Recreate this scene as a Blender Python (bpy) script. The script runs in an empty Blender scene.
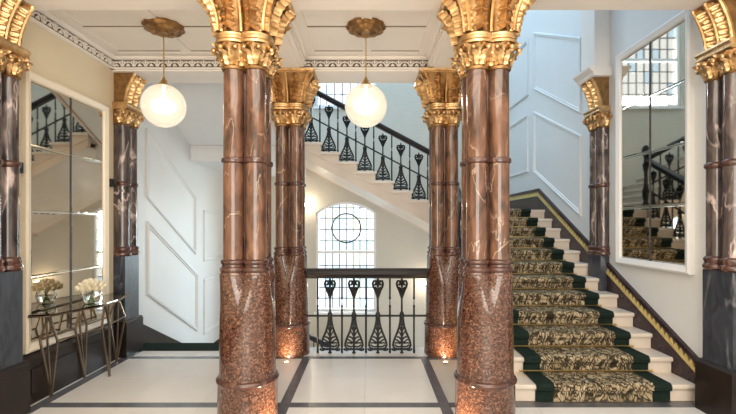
import bpy, math, random
from math import sin, cos, pi, sqrt, radians
from mathutils import Vector, Matrix
random.seed(7)
SC = bpy.context.scene
COL = SC.collection

# ------------------------------------------------------------------ camera, world, light, exposure
F_PX = 431.0
EYE = 1.53
cam_d = bpy.data.cameras.new('camera')
cam_d.sensor_width = 36.0
cam_d.lens = F_PX / 736.0 * 36.0
cam_d.shift_y = 18.0 / 736.0
cam_d.clip_start = 0.05
cam = bpy.data.objects.new('camera', cam_d)
COL.objects.link(cam)
cam.location = (0, 0, EYE)
cam.rotation_euler = (pi / 2, 0, 0)
SC.camera = cam

SC.view_settings.view_transform = 'Standard'
SC.view_settings.look = 'None'
SC.view_settings.gamma = 1.0
SC.view_settings.use_curve_mapping = False
SC.view_settings.exposure = 0.55

world = bpy.data.worlds.new('sky')
SC.world = world
world.use_nodes = True
wn = world.node_tree
wn.nodes['Background'].inputs[0].default_value = (0.80, 0.90, 1.0, 1)
wn.nodes['Background'].inputs[1].default_value = 1.3


def area(name, loc, rot, sx, sy, power, color):
    l = bpy.data.lights.new(name, 'AREA')
    l.shape = 'RECTANGLE'
    l.size, l.size_y = sx, sy
    l.energy = power
    l.color = color
    o = bpy.data.objects.new(name, l)
    COL.objects.link(o)
    o.location = loc
    o.rotation_euler = rot
    return o


# daylight: roof lantern over the stairwell, the two stair windows; added front fill behind the viewer
area('roof_lantern_daylight', (0.2, 7.0, 7.85), (0, 0, 0), 4.4, 4.2, 160, (0.50, 0.75, 1.0))
area('stair_window_daylight', (-0.47, 11.6, 4.0), (radians(-52), 0, 0), 3.0, 2.0, 700, (0.86, 0.93, 1.0))
sky_side = area('stair_window_side_daylight', (1.7, 11.7, 1.7), (0, 0, 0), 1.9, 2.6, 650, (0.74, 0.87, 1.0))
sky_side.rotation_euler = (Vector((-2.4, 7.2, 0.7)) - Vector((1.7, 11.7, 1.7))).to_track_quat('-Z', 'Y').to_euler()
area('high_window_daylight', (-0.48, 11.8, 9.0), (radians(-52), 0, 0), 3.0, 2.0, 300, (0.86, 0.93, 1.0))
area('front_fill_light', (0, -3.9, 1.9), (pi / 2, 0, 0), 4.6, 2.8, 190, (1.0, 0.96, 0.90))  # added fill for the column fronts, no doorway in wall_front
# added warm fill over the hall, no ceiling fixture modelled
area('hall_fill_light', (0, 0.6, 3.40), (0, 0, 0), 4.0, 2.6, 120, (1.0, 0.90, 0.76))


# ------------------------------------------------------------------ materials
def mat_new(name):
    m = bpy.data.materials.new(name)
    m.use_nodes = True
    nt = m.node_tree
    b = nt.nodes['Principled BSDF']
    return m, nt, b


def N(nt, typ, **kw):
    n = nt.nodes.new(typ)
    for k, v in kw.items():
        setattr(n, k, v)
    return n


def ramp(nt, stops, interp='LINEAR'):
    r = N(nt, 'ShaderNodeValToRGB')
    r.color_ramp.interpolation = interp
    e = r.color_ramp.elements
    while len(e) < len(stops):
        e.new(0.5)
    for i, (p, c) in enumerate(stops):
        e[i].position = p
        e[i].color = (c[0], c[1], c[2], 1) if len(c) == 3 else c
    return r


def plain(name, col, rough=0.5, metal=0.0, var=0.06, scale=3.0, bump=0.0, bscale=60.0, spec=0.5, coat=0.0):
    m, nt, b = mat_new(name)
    g = N(nt, 'ShaderNodeNewGeometry')
    n = N(nt, 'ShaderNodeTexNoise')
    n.inputs['Scale'].default_value = scale
    n.inputs['Detail'].default_value = 4
    nt.links.new(g.outputs['Position'], n.inputs['Vector'])
    r = ramp(nt, [(0.3, [c * (1 - var) for c in col]), (0.7, [min(1, c * (1 + var)) for c in col])])
    nt.links.new(n.outputs['Fac'], r.inputs[0])
    nt.links.new(r.outputs[0], b.inputs['Base Color'])
    b.inputs['Roughness'].default_value = rough
    b.inputs['Metallic'].default_value = metal
    b.inputs['Specular IOR Level'].default_value = spec
    b.inputs['Coat Weight'].default_value = coat
    if bump:
        n2 = N(nt, 'ShaderNodeTexNoise')
        n2.inputs['Scale'].default_value = bscale
        nt.links.new(g.outputs['Position'], n2.inputs['Vector'])
        bp = N(nt, 'ShaderNodeBump')
        bp.inputs['Strength'].default_value = bump
        bp.inputs['Distance'].default_value = 0.01
        nt.links.new(n2.outputs['Fac'], bp.inputs['Height'])
        nt.links.new(bp.outputs[0], b.inputs['Normal'])
    return m


def marble(name, dark, mid, vein, scale=3.0, vscale=2.2, vein_w=0.02, rough=0.12, vein_amt=1.0, stretch=(1, 1, 0.34), coat=0.3):
    m, nt, b = mat_new(name)
    g = N(nt, 'ShaderNodeNewGeometry')
    mp = N(nt, 'ShaderNodeMapping')
    mp.inputs['Rotation'].default_value = (0.5, 0.35, 0.2)
    mp.inputs['Scale'].default_value = stretch
    nt.links.new(g.outputs['Position'], mp.inputs['Vector'])
    n = N(nt, 'ShaderNodeTexNoise')
    n.inputs['Scale'].default_value = scale * 3
    n.inputs['Detail'].default_value = 6
    n.inputs['Distortion'].default_value = 1.2
    nt.links.new(mp.outputs[0], n.inputs['Vector'])
    r = ramp(nt, [(0.32, dark), (0.68, mid)])
    nt.links.new(n.outputs['Fac'], r.inputs[0])
    n2 = N(nt, 'ShaderNodeTexNoise')
    n2.inputs['Scale'].default_value = vscale
    n2.inputs['Detail'].default_value = 5
    n2.inputs['Distortion'].default_value = 0.7
    nt.links.new(mp.outputs[0], n2.inputs['Vector'])
    w = vein_w
    r2 = ramp(nt, [(0.5 - 2 * w, (0, 0, 0)), (0.5 - w * 0.3, (1, 1, 1)), (0.5 + w * 0.3, (1, 1, 1)), (0.5 + 2 * w, (0, 0, 0))])
    nt.links.new(n2.outputs['Fac'], r2.inputs[0])
    n3 = N(nt, 'ShaderNodeTexNoise')
    n3.inputs['Scale'].default_value = 5.0
    nt.links.new(g.outputs['Position'], n3.inputs['Vector'])
    r3 = ramp(nt, [(0.38, (0, 0, 0)), (0.60, (vein_amt,) * 3)])
    nt.links.new(n3.outputs['Fac'], r3.inputs[0])
    mu = N(nt, 'ShaderNodeMath', operation='MULTIPLY')
    nt.links.new(r2.outputs[0], mu.inputs[0])
    nt.links.new(r3.outputs[0], mu.inputs[1])
    mx = N(nt, 'ShaderNodeMix', data_type='RGBA')
    nt.links.new(mu.outputs[0], mx.inputs[0])
    nt.links.new(r.outputs[0], mx.inputs[6])
    mx.inputs[7].default_value = (*vein, 1)
    nt.links.new(mx.outputs[2], b.inputs['Base Color'])
    b.inputs['Roughness'].default_value = rough
    b.inputs['Coat Weight'].default_value = coat
    b.inputs['Coat Roughness'].default_value = 0.08
    return m


def granite(name):
    m, nt, b = mat_new(name)
    g = N(nt, 'ShaderNodeNewGeometry')
    v = N(nt, 'ShaderNodeTexVoronoi')
    v.inputs['Scale'].default_value = 95
    nz = N(nt, 'ShaderNodeTexNoise')
    nz.inputs['Scale'].default_value = 30
    nt.links.new(g.outputs['Position'], nz.inputs['Vector'])
    ad = N(nt, 'ShaderNodeVectorMath', operation='MULTIPLY_ADD')
    nt.links.new(nz.outputs['Color'], ad.inputs[0])
    ad.inputs[1].default_value = (0.02, 0.02, 0.02)
    nt.links.new(g.outputs['Position'], ad.inputs[2])
    nt.links.new(ad.outputs[0], v.inputs['Vector'])
    sp = N(nt, 'ShaderNodeSeparateColor')
    nt.links.new(v.outputs['Color'], sp.inputs[0])
    r = ramp(nt, [(0.0, (0.026, 0.011, 0.008)), (0.3, (0.060, 0.023, 0.014)), (0.62, (0.098, 0.040, 0.024)),
                  (0.86, (0.14, 0.064, 0.040)), (1.0, (0.22, 0.12, 0.08))])
    nt.links.new(sp.outputs[0], r.inputs[0])
    nt.links.new(r.outputs[0], b.inputs['Base Color'])
    b.inputs['Roughness'].default_value = 0.16
    b.inputs['Coat Weight'].default_value = 0.4
    b.inputs['Coat Roughness'].default_value = 0.06
    return m


def carpet_mat(name):
    m, nt, b = mat_new(name)
    g = N(nt, 'ShaderNodeNewGeometry')
    s = N(nt, 'ShaderNodeSeparateXYZ')
    nt.links.new(g.outputs['Position'], s.inputs[0])
    ad = N(nt, 'ShaderNodeMath', operation='ADD')
    nt.links.new(s.outputs['Y'], ad.inputs[0])
    nt.links.new(s.outputs['Z'], ad.inputs[1])
    sx = N(nt, 'ShaderNodeMath', operation='MULTIPLY')
    nt.links.new(s.outputs['X'], sx.inputs[0])
    sx.inputs[1].default_value = 2.6
    c = N(nt, 'ShaderNodeCombineXYZ')
    nt.links.new(sx.outputs[0], c.inputs[0])
    nt.links.new(ad.outputs[0], c.inputs[1])
    nz = N(nt, 'ShaderNodeTexNoise')
    nz.inputs['Scale'].default_value = 5
    nz.inputs['Detail'].default_value = 2
    nt.links.new(c.outputs[0], nz.inputs['Vector'])
    vm = N(nt, 'ShaderNodeVectorMath', operation='MULTIPLY_ADD')
    nt.links.new(nz.outputs['Color'], vm.inputs[0])
    vm.inputs[1].default_value = (0.45, 0.12, 0)
    nt.links.new(c.outputs[0], vm.inputs[2])
    v = N(nt, 'ShaderNodeTexVoronoi', feature='DISTANCE_TO_EDGE')
    v.inputs['Scale'].default_value = 15
    nt.links.new(vm.outputs[0], v.inputs['Vector'])
    r = ramp(nt, [(0.05, (0, 0, 0)), (0.19, (1, 1, 1))])
    nt.links.new(v.outputs['Distance'], r.inputs[0])
    n2 = N(nt, 'ShaderNodeTexNoise')
    n2.inputs['Scale'].default_value = 7
    nt.links.new(c.outputs[0], n2.inputs['Vector'])
    r2 = ramp(nt, [(0.30, (0.07, 0.10, 0.06)), (0.40, (0.30, 0.23, 0.135)), (0.62, (0.47, 0.385, 0.26))])
    nt.links.new(n2.outputs['Fac'], r2.inputs[0])
    mx = N(nt, 'ShaderNodeMix', data_type='RGBA')
    nt.links.new(r.outputs[0], mx.inputs[0])
    mx.inputs[6].default_value = (0.035, 0.028, 0.018, 1)
    nt.links.new(r2.outputs[0], mx.inputs[7])
    nt.links.new(mx.outputs[2], b.inputs['Base Color'])
    b.inputs['Roughness'].default_value = 0.95
    b.inputs['Specular IOR Level'].default_value = 0.1
    return m


def wallpaper_mat(name):
    m, nt, b = mat_new(name)
    g = N(nt, 'ShaderNodeNewGeometry')
    s = N(nt, 'ShaderNodeSeparateXYZ')
    nt.links.new(g.outputs['Position'], s.inputs[0])
    c = N(nt, 'ShaderNodeCombineXYZ')
    nt.links.new(s.outputs['X'], c.inputs[0])
    nt.links.new(s.outputs['Z'], c.inputs[1])
    br = N(nt, 'ShaderNodeTexBrick')
    br.inputs['Scale'].default_value = 5
    br.inputs['Color1'].default_value = (0.58, 0.535, 0.45, 1)
    br.inputs['Color2'].default_value = (0.555, 0.51, 0.425, 1)
    br.inputs['Mortar'].default_value = (0.60, 0.555, 0.465, 1)
    br.inputs['Mortar Size'].default_value = 0.04
    nt.links.new(c.outputs[0], br.inputs['Vector'])
    nt.links.new(br.outputs[0], b.inputs['Base Color'])
    b.inputs['Roughness'].default_value = 0.6
    return m


def glass_pane(name, col, alpha):
    m, nt, b = mat_new(name)
    nt.nodes.remove(b)
    t = N(nt, 'ShaderNodeBsdfTransparent')
    t.inputs[0].default_value = (*col, 1)
    gl = N(nt, 'ShaderNodeBsdfGlossy')
    gl.inputs['Roughness'].default_value = 0.08
    mx = N(nt, 'ShaderNodeMixShader')
    mx.inputs[0].default_value = alpha
    nt.links.new(t.outputs[0], mx.inputs[1])
    nt.links.new(gl.outputs[0], mx.inputs[2])
    nt.links.new(mx.outputs[0], nt.nodes['Material Output'].inputs[0])
    return m


def globe_mat(name):
    m, nt, b = mat_new(name)
    nt.nodes.remove(b)
    t = N(nt, 'ShaderNodeBsdfTransparent')
    t.inputs[0].default_value = (1.0, 0.93, 0.82, 1)
    e = N(nt, 'ShaderNodeEmission')
    e.inputs[0].default_value = (1.0, 0.86, 0.66, 1)
    e.inputs[1].default_value = 0.95
    gl = N(nt, 'ShaderNodeBsdfGlossy')
    gl.inputs['Roughness'].default_value = 0.1
    fr = N(nt, 'ShaderNodeLayerWeight')
    fr.inputs[0].default_value = 0.35
    a1 = N(nt, 'ShaderNodeMixShader')
    a1.inputs[0].default_value = 0.62
    nt.links.new(t.outputs[0], a1.inputs[1])
    nt.links.new(e.outputs[0], a1.inputs[2])
    a2 = N(nt, 'ShaderNodeMixShader')
    mu = N(nt, 'ShaderNodeMath', operation='MULTIPLY')
    nt.links.new(fr.outputs['Facing'], mu.inputs[0])
    mu.inputs[1].default_value = 0.45
    nt.links.new(mu.outputs[0], a2.inputs[0])
    nt.links.new(a1.outputs[0], a2.inputs[1])
    nt.links.new(gl.outputs[0], a2.inputs[2])
    nt.links.new(a2.outputs[0], nt.nodes['Material Output'].inputs[0])
    return m


def emit(name, col, st):
    m, nt, b = mat_new(name)
    b.inputs['Base Color'].default_value = (*col, 1)
    b.inputs['Emission Color'].default_value = (*col, 1)
    b.inputs['Emission Strength'].default_value = st
    return m


def gold_mat(name, lo, hi, rough):
    m, nt, b = mat_new(name)
    g = N(nt, 'ShaderNodeNewGeometry')
    n = N(nt, 'ShaderNodeTexNoise')
    n.inputs['Scale'].default_value = 14
    n.inputs['Detail'].default_value = 5
    nt.links.new(g.outputs['Position'], n.inputs['Vector'])
    r = ramp(nt, [(0.3, lo), (0.65, hi)])
    nt.links.new(n.outputs['Fac'], r.inputs[0])
    nt.links.new(r.outputs[0], b.inputs['Base Color'])
    b.inputs['Metallic'].default_value = 0.9
    b.inputs['Roughness'].default_value = rough
    n2 = N(nt, 'ShaderNodeTexNoise')
    n2.inputs['Scale'].default_value = 90
    nt.links.new(g.outputs['Position'], n2.inputs['Vector'])
    bp = N(nt, 'ShaderNodeBump')
    bp.inputs['Strength'].default_value = 0.35
    bp.inputs['Distance'].default_value = 0.004
    nt.links.new(n2.outputs['Fac'], bp.inputs['Height'])
    nt.links.new(bp.outputs[0], b.inputs['Normal'])
    return m


def glass_solid(name, col=(1, 1, 1), rough=0.0, ior=1.45):
    m, nt, b = mat_new(name)
    b.inputs['Base Color'].default_value = (*col, 1)
    b.inputs['Roughness'].default_value = rough
    b.inputs['Transmission Weight'].default_value = 1.0
    b.inputs['IOR'].default_value = ior
    return m


M = {}
M['shaft'] = marble('red_brown_marble', (0.036, 0.016, 0.010), (0.20, 0.092, 0.052), (0.62, 0.44, 0.32), 3.4, 4.0, 0.005, 0.12, 0.6)
M['granite'] = granite('speckled_red_granite')
M['ring'] = marble('red_marble', (0.040, 0.015, 0.011), (0.095, 0.038, 0.026), (0.4, 0.25, 0.2), 4, 3, 0.01, 0.15, 0.4)
M['pil'] = marble('grey_brown_marble', (0.024, 0.018, 0.019), (0.12, 0.086, 0.080), (0.48, 0.38, 0.35), 3.2, 3.6, 0.012, 0.16)
M['pil_base'] = marble('blue_grey_marble', (0.016, 0.019, 0.027), (0.048, 0.055, 0.074), (0.24, 0.24, 0.26), 4.5, 2.0, 0.008, 0.38, 0.6, coat=0.0)
M['gold'] = gold_mat('antique_gold', (0.42, 0.245, 0.10), (0.80, 0.53, 0.27), 0.30)
M['gold_dark'] = gold_mat('dull_gold_with_shade', (0.20, 0.105, 0.04), (0.40, 0.23, 0.095), 0.42)  # behind leaves this paints in crevice shade; the ceiling rose is really this dull
M['cream'] = plain('cream_wall_paint', (0.72, 0.63, 0.47), 0.55, var=0.02)
M['white'] = plain('cool_white_wall_paint', (0.74, 0.745, 0.74), 0.5, var=0.015)
M['paper'] = wallpaper_mat('woven_wallpaper')
M['plaster'] = plain('ceiling_plaster', (0.82, 0.77, 0.72), 0.6, var=0.015)
M['plaster_shade'] = plain('plaster_painted_shade', (0.17, 0.135, 0.105), 0.8, var=0.03)  # plaster darkened to paint in the shade of recesses
M['trimw'] = plain('frame_cream_paint', (0.78, 0.70, 0.57), 0.4, var=0.01)
M['slab'] = plain('cream_limestone_slab', (0.635, 0.61, 0.58), 0.28, var=0.05, scale=2.2)
M['grout'] = plain('pale_grout', (0.48, 0.43, 0.37), 0.7)
M['inlay'] = plain('slate_inlay', (0.10, 0.105, 0.12), 0.2, var=0.15, scale=8)
M['step'] = plain('white_stone_step', (0.68, 0.60, 0.515), 0.3, var=0.04)
M['carpet'] = carpet_mat('branch_pattern_carpet')
M['green'] = plain('dark_green_carpet', (0.012, 0.022, 0.017), 0.95, var=0.25, scale=60, spec=0.1)
M['iron'] = plain('black_iron', (0.018, 0.02, 0.022), 0.38, metal=0.5, var=0.1)
M['rail'] = plain('dark_polished_rail', (0.012, 0.009, 0.009), 0.42, var=0.2, spec=0.25)
M['wood'] = plain('dark_stained_wood', (0.016, 0.010, 0.008), 0.36, var=0.3, scale=9, spec=0.3)
M['dado'] = plain('dark_plum_tile', (0.030, 0.015, 0.020), 0.25, var=0.3, scale=12, spec=0.35)
M['band'] = plain('gilded_band', (0.66, 0.52, 0.20), 0.35, metal=0.2, var=0.15, scale=20)
M['bandd'] = plain('band_ground', (0.12, 0.085, 0.03), 0.4)
M['string'] = plain('cream_stair_string', (0.68, 0.57, 0.47), 0.45, var=0.05)
M['brass'] = plain('brass', (0.62, 0.44, 0.18), 0.28, metal=1.0)
M['bronze'] = plain('bronze_bar', (0.22, 0.16, 0.11), 0.35, metal=0.9, var=0.15, scale=12)
M['lead'] = plain('lead_came', (0.05, 0.055, 0.06), 0.5)
M['winframe'] = plain('white_window_frame', (0.80, 0.79, 0.78), 0.4, var=0.01)
M['mirror'] = plain('mirror_silver', (0.58, 0.515, 0.42), 0.03, metal=1.0, var=0.02)
M['mirror_bar'] = plain('bevelled_mirror_edge', (0.75, 0.72, 0.66), 0.12, metal=1.0, var=0.02)
M['smoke'] = glass_solid('smoked_glass', (0.45, 0.45, 0.43), 0.02)
M['glass'] = glass_solid('clear_glass', (1, 1, 1), 0.0, 1.25)
M['water'] = glass_solid('water', (0.96, 1, 0.97), 0.0, 1.2)
M['globe'] = globe_mat('prismatic_globe_glass')
M['bulb'] = emit('lamp_bulb', (1.0, 0.85, 0.62), 6.0)
M['petal'] = plain('cream_petal', (0.86, 0.79, 0.62), 0.6, var=0.10, scale=30)
M['leafg'] = plain('green_leaf', (0.08, 0.17, 0.05), 0.5, var=0.2, scale=30)
M['black'] = plain('black_plastic', (0.02, 0.02, 0.022), 0.4)
M['pane_a'] = glass_pane('pale_window_glass', (1.0, 1.0, 1.0), 0.04)
M['pane_b'] = glass_pane('greenish_window_glass', (0.88, 0.96, 0.90), 0.04)
M['pane_c'] = glass_pane('yellowish_window_glass', (1.0, 0.98, 0.84), 0.04)
M['pane_d'] = glass_pane('bluish_window_glass', (0.82, 0.92, 1.0), 0.04)


# ------------------------------------------------------------------ mesh helpers
class MB:
    def __init__(self):
        self.v, self.f = [], []

    def add(self, vs, fs):
        b = len(self.v)
        self.v += [tuple(p) for p in vs]
        self.f += [tuple(b + i for i in q) for q in fs]
        return self

    def box(self, x0, x1, y0, y1, z0, z1):
        vs = [(x, y, z) for x in (x0, x1) for y in (y0, y1) for z in (z0, z1)]
        return self.add(vs, [(0, 1, 3, 2), (4, 6, 7, 5), (0, 4, 5, 1), (2, 3, 7, 6), (0, 2, 6, 4), (1, 5, 7, 3)])

    def loft(self, rings, cap0=True, cap1=True, closed=True):
        n = len(rings[0])
        vs = [p for r in rings for p in r]
        fs = []
        for k in range(len(rings) - 1):
            for i in range(n if closed else n - 1):
                j = (i + 1) % n
                fs.append((k * n + i, k * n + j, (k + 1) * n + j, (k + 1) * n + i))
        if cap0:
            fs.append(tuple(range(n - 1, -1, -1)))
        if cap1:
            fs.append(tuple((len(rings) - 1) * n + i for i in range(n)))
        return self.add(vs, fs)

    def lathe(self, prof, n=24, cx=0, cy=0, cap0=True, cap1=True):
        rings = [[(cx + r * cos(2 * pi * i / n), cy + r * sin(2 * pi * i / n), z) for i in range(n)] for r, z in prof]
        return self.loft(rings, cap0, cap1)

    def tube(self, path, r, n=6, caps=True):
        pts = [Vector(p) for p in path]
        rings = []
        ref = None
        for i, p in enumerate(pts):
            t = (pts[min(i + 1, len(pts) - 1)] - pts[max(i - 1, 0)])
            if t.length < 1e-9:
                t = Vector((0, 0, 1))
            t.normalize()
            if ref is None:
                ref = Vector((0, 1, 0)) if abs(t.y) < 0.9 else Vector((1, 0, 0))
            u = (ref - t * ref.dot(t)).normalized()
            ref = u
            w = t.cross(u)
            rr = r[i] if isinstance(r, (list, tuple)) else r
            rings.append([p + (u * cos(2 * pi * (k + .5) / n) + w * sin(2 * pi * (k + .5) / n)) * rr for k in range(n)])
        return self.loft(rings, caps, caps)

    def prism(self, poly, axis, a, b):
        def P(u, v, w):
            return {'x': (w, u, v), 'y': (u, w, v), 'z': (u, v, w)}[axis]
        n = len(poly)
        vs = [P(u, v, a) for u, v in poly] + [P(u, v, b) for u, v in poly]
        fs = [tuple(range(n)), tuple(range(2 * n - 1, n - 1, -1))]
        fs += [(i, n + i, n + (i + 1) % n, (i + 1) % n) for i in range(n)]
        return self.add(vs, fs)

    def sphere(self, c, r, nu=10, nv=6, sz=1.0):
        rings = []
        for k in range(1, nv):
            a = pi * k / nv
            rings.append([(c[0] + r * sin(a) * cos(2 * pi * i / nu), c[1] + r * sin(a) * sin(2 * pi * i / nu), c[2] - r * sz * cos(a)) for i in range(nu)])
        return self.loft(rings)

    def mesh(self, name, mat, smooth=False, angle=40):
        me = bpy.data.meshes.new(name)
        me.from_pydata(self.v, [], self.f)
        import bmesh
        bm = bmesh.new()
        bm.from_mesh(me)
        bmesh.ops.recalc_face_normals(bm, faces=bm.faces)
        bm.to_mesh(me)
        bm.free()
        me.materials.append(M[mat] if isinstance(mat, str) else mat)
        if smooth:
            me.polygons.foreach_set('use_smooth', [True] * len(me.polygons))
            try:
                me.set_sharp_from_angle(angle=radians(angle))
            except Exception:
                pass
        me.update()
        return me

    def build(self, name, mat, parent=None, smooth=False, loc=(0, 0, 0), rotz=0.0):
        return put(name, self.mesh(name, mat, smooth), parent, loc, rotz)


def put(name, me, parent=None, loc=(0, 0, 0), rotz=0.0, rot=None, scale=None):
    o = bpy.data.objects.new(name, me)
    COL.objects.link(o)
    o.parent = parent
    o.location = loc
    o.rotation_euler = rot if rot is not None else (0, 0, rotz)
    if scale is not None:
        o.scale = scale
    return o


def tag(o, label, cat, group=None):
    o['label'] = label
    o['category'] = cat
    if group:
        o['group'] = group
    return o


def thing(name, label, cat, loc=(0, 0, 0), rotz=0.0, group=None):
    o = put(name, None, None, loc, rotz)
    o.empty_display_size = 0.1
    return tag(o, label, cat, group)


def struct(o):
    o['kind'] = 'structure'
    return o


def copy_tree(o, parent=None):
    c = o.copy()
    COL.objects.link(c)
    c.parent = parent
    for ch in list(o.children):
        copy_tree(ch, c)
    return c


# ------------------------------------------------------------------ dimensions
WL, WR = -2.95, 2.88          # side walls
YB = 9.45                     # back wall of the stairwell
CXL, CXR = -0.93, 0.905       # column axes
D1, D2 = 3.34, 5.17           # column rows
SOF = 3.30                    # beam soffit
CEIL = 3.47
TOP = 8.0
RISE, RUN, Y0 = 0.148, 0.292, 3.72
SX0, SX1 = 1.155, 2.84         # stair sides
NS = 12
LAND1 = RISE * NS             # half landing
YL1 = Y0 + RUN * (NS - 1)

# ------------------------------------------------------------------ floor
floor = struct(MB().box(WL, WR, -4.0, 5.40, -0.25, -0.012).build('floor', 'grout'))
XS = [WL, -2.84, -2.74, -0.755, -0.665, 0.605, 0.695, 2.74, WR]
inl = [(-2.74, WR, 3.615, 3.715), (-2.74, WR, 4.93, 5.02), (-2.84, -2.74, -4.0, 5.24), (-0.755, -0.665, -4.0, 4.93), (0.605, 0.695, -4.0, 4.93)]
# slabs between inlay strips
me_cache = {}


def slab(x0, x1, y0, y1, mat='slab'):
    key = (round(x1 - x0, 4), round(y1 - y0, 4), mat)
    if key not in me_cache:
        w, d = key[0] / 2 - 0.0012, key[1] / 2 - 0.0012
        me_cache[key] = MB().box(-w, w, -d, d, -0.02, 0).mesh('floor_slab', mat)
    return put('floor_slab' if mat == 'slab' else 'inlay_strip', me_cache[key], floor, ((x0 + x1) / 2, (y0 + y1) / 2, 0))


for (x0, x1, nx) in ((-2.74, -0.755, 3), (-0.665, 0.605, 2), (0.695, WR, 3)):
    for (y0, y1, ny) in ((-4.0, 3.615, 9), (3.715, 4.93, 2), (5.02, 5.40, 1)):
        if y0 > 5 and x0 < -2:
            y1 = 5.24
        if x0 < 0 or x0 < 0.1 or y1 < 3.8:
            for i in range(nx):
                for j in range(ny):
                    slab(x0 + (x1 - x0) * i / nx, x0 + (x1 - x0) * (i + 1) / nx, y0 + (y1 - y0) * j / ny, y0 + (y1 - y0) * (j + 1) / ny)
for x0, x1, y0, y1 in ((-2.74, -0.755, 3.615, 3.715), (-0.755, 0.605, 3.615, 3.715), (0.695, WR, 3.615, 3.715),
                       (0.605, 0.695, 3.615, 3.715), (-2.74, 1.1, 4.93, 5.02), (-2.84, -2.74, -4.0, 5.24),
                       (-0.755, -0.665, -4.0, 3.615), (-0.755, -0.665, 3.715, 4.93),
                       (0.605, 0.695, -4.0, 3.615), (0.605, 0.695, 3.715, 4.93)):
    slab(x0, x1, y0, y1, 'inlay')
slab(WL, -2.84, -4.0, 5.24)
slab(-0.755, -0.665, 5.02, 5.40)
slab(0.605, 0.695, 5.02, 5.40)

# ------------------------------------------------------------------ walls
struct(MB().box(WL - 0.2, WL, -4.0, 5.10, -0.2, TOP).build('wall_left', 'cream'))
wls = struct(MB().box(WL - 0.2, WL, 5.10, YB + 0.3, -3.0, TOP).build('wall_left_stair', 'white'))
wr = struct(MB().box(WR, WR + 0.2, -4.0, YB + 0.3, -3.0, TOP).build('wall_right', 'white'))
struct(MB().box(WL, WR, -4.2, -4.0, -0.2, CEIL + .3).build('wall_front', 'cream'))

# back wall with two arched window openings
WIN = [(-0.47, 0.66, -0.37, 1.80, 0.24), (-0.49, 0.66, 4.12, 6.45, 0.30)]   # cx, half width, sill, springing, arch rise


def arch_z(cx, hw, zs, rise, x):
    R = (hw * hw + rise * rise) / (2 * rise)
    return zs + rise - R + sqrt(max(R * R - (x - cx) ** 2, 0))


wb = MB()
cxw, hw = -0.48, 0.66
NSEG = 16
for (y,) in ((YB,),):
    wb.add([(WL, y, -3), (cxw - hw, y, -3), (cxw - hw, y, TOP), (WL, y, TOP)], [(0, 1, 2, 3)])
    wb.add([(cxw + hw, y, -3), (WR, y, -3), (WR, y, TOP), (cxw + hw, y, TOP)], [(0, 1, 2, 3)])
    for i in range(NSEG):
        xa, xb = cxw - hw + 2 * hw * i / NSEG, cxw - hw + 2 * hw * (i + 1) / NSEG
        z1a, z1b = arch_z(cxw, hw, 1.80, 0.24, xa), arch_z(cxw, hw, 1.80, 0.24, xb)
        z2a, z2b = arch_z(cxw, hw, 6.45, 0.30, xa), arch_z(cxw, hw, 6.45, 0.30, xb)
        wb.add([(xa, y, -3), (xb, y, -3), (xb, y, -0.37), (xa, y, -0.37)], [(0, 1, 2, 3)])
        wb.add([(xa, y, z1a), (xb, y, z1b), (xb, y, 4.12), (xa, y, 4.12)], [(0, 1, 2, 3)])
        wb.add([(xa, y, z2a), (xb, y, z2b), (xb, y, TOP), (xa, y, TOP)], [(0, 1, 2, 3)])
        for za, zb in ((z1a, z1b), (z2a, z2b)):
            wb.add([(xa, y, za), (xb, y, zb), (xb, y + .25, zb), (xa, y + .25, za)], [(0, 1, 2, 3)])
for zs, zt in ((-0.37, 1.80), (4.12, 6.45)):
    for sx in (-1, 1):
        x = cxw + sx * hw
        wb.add([(x, YB, zs), (x, YB + .25, zs), (x, YB + .25, zt), (x, YB, zt)], [(0, 1, 2, 3)])
    wb.add([(cxw - hw, YB, zs), (cxw + hw, YB, zs), (cxw + hw, YB + .25, zs), (cxw - hw, YB + .25, zs)], [(0, 1, 2, 3)])
struct(wb.build('wall_back', 'paper'))


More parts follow.
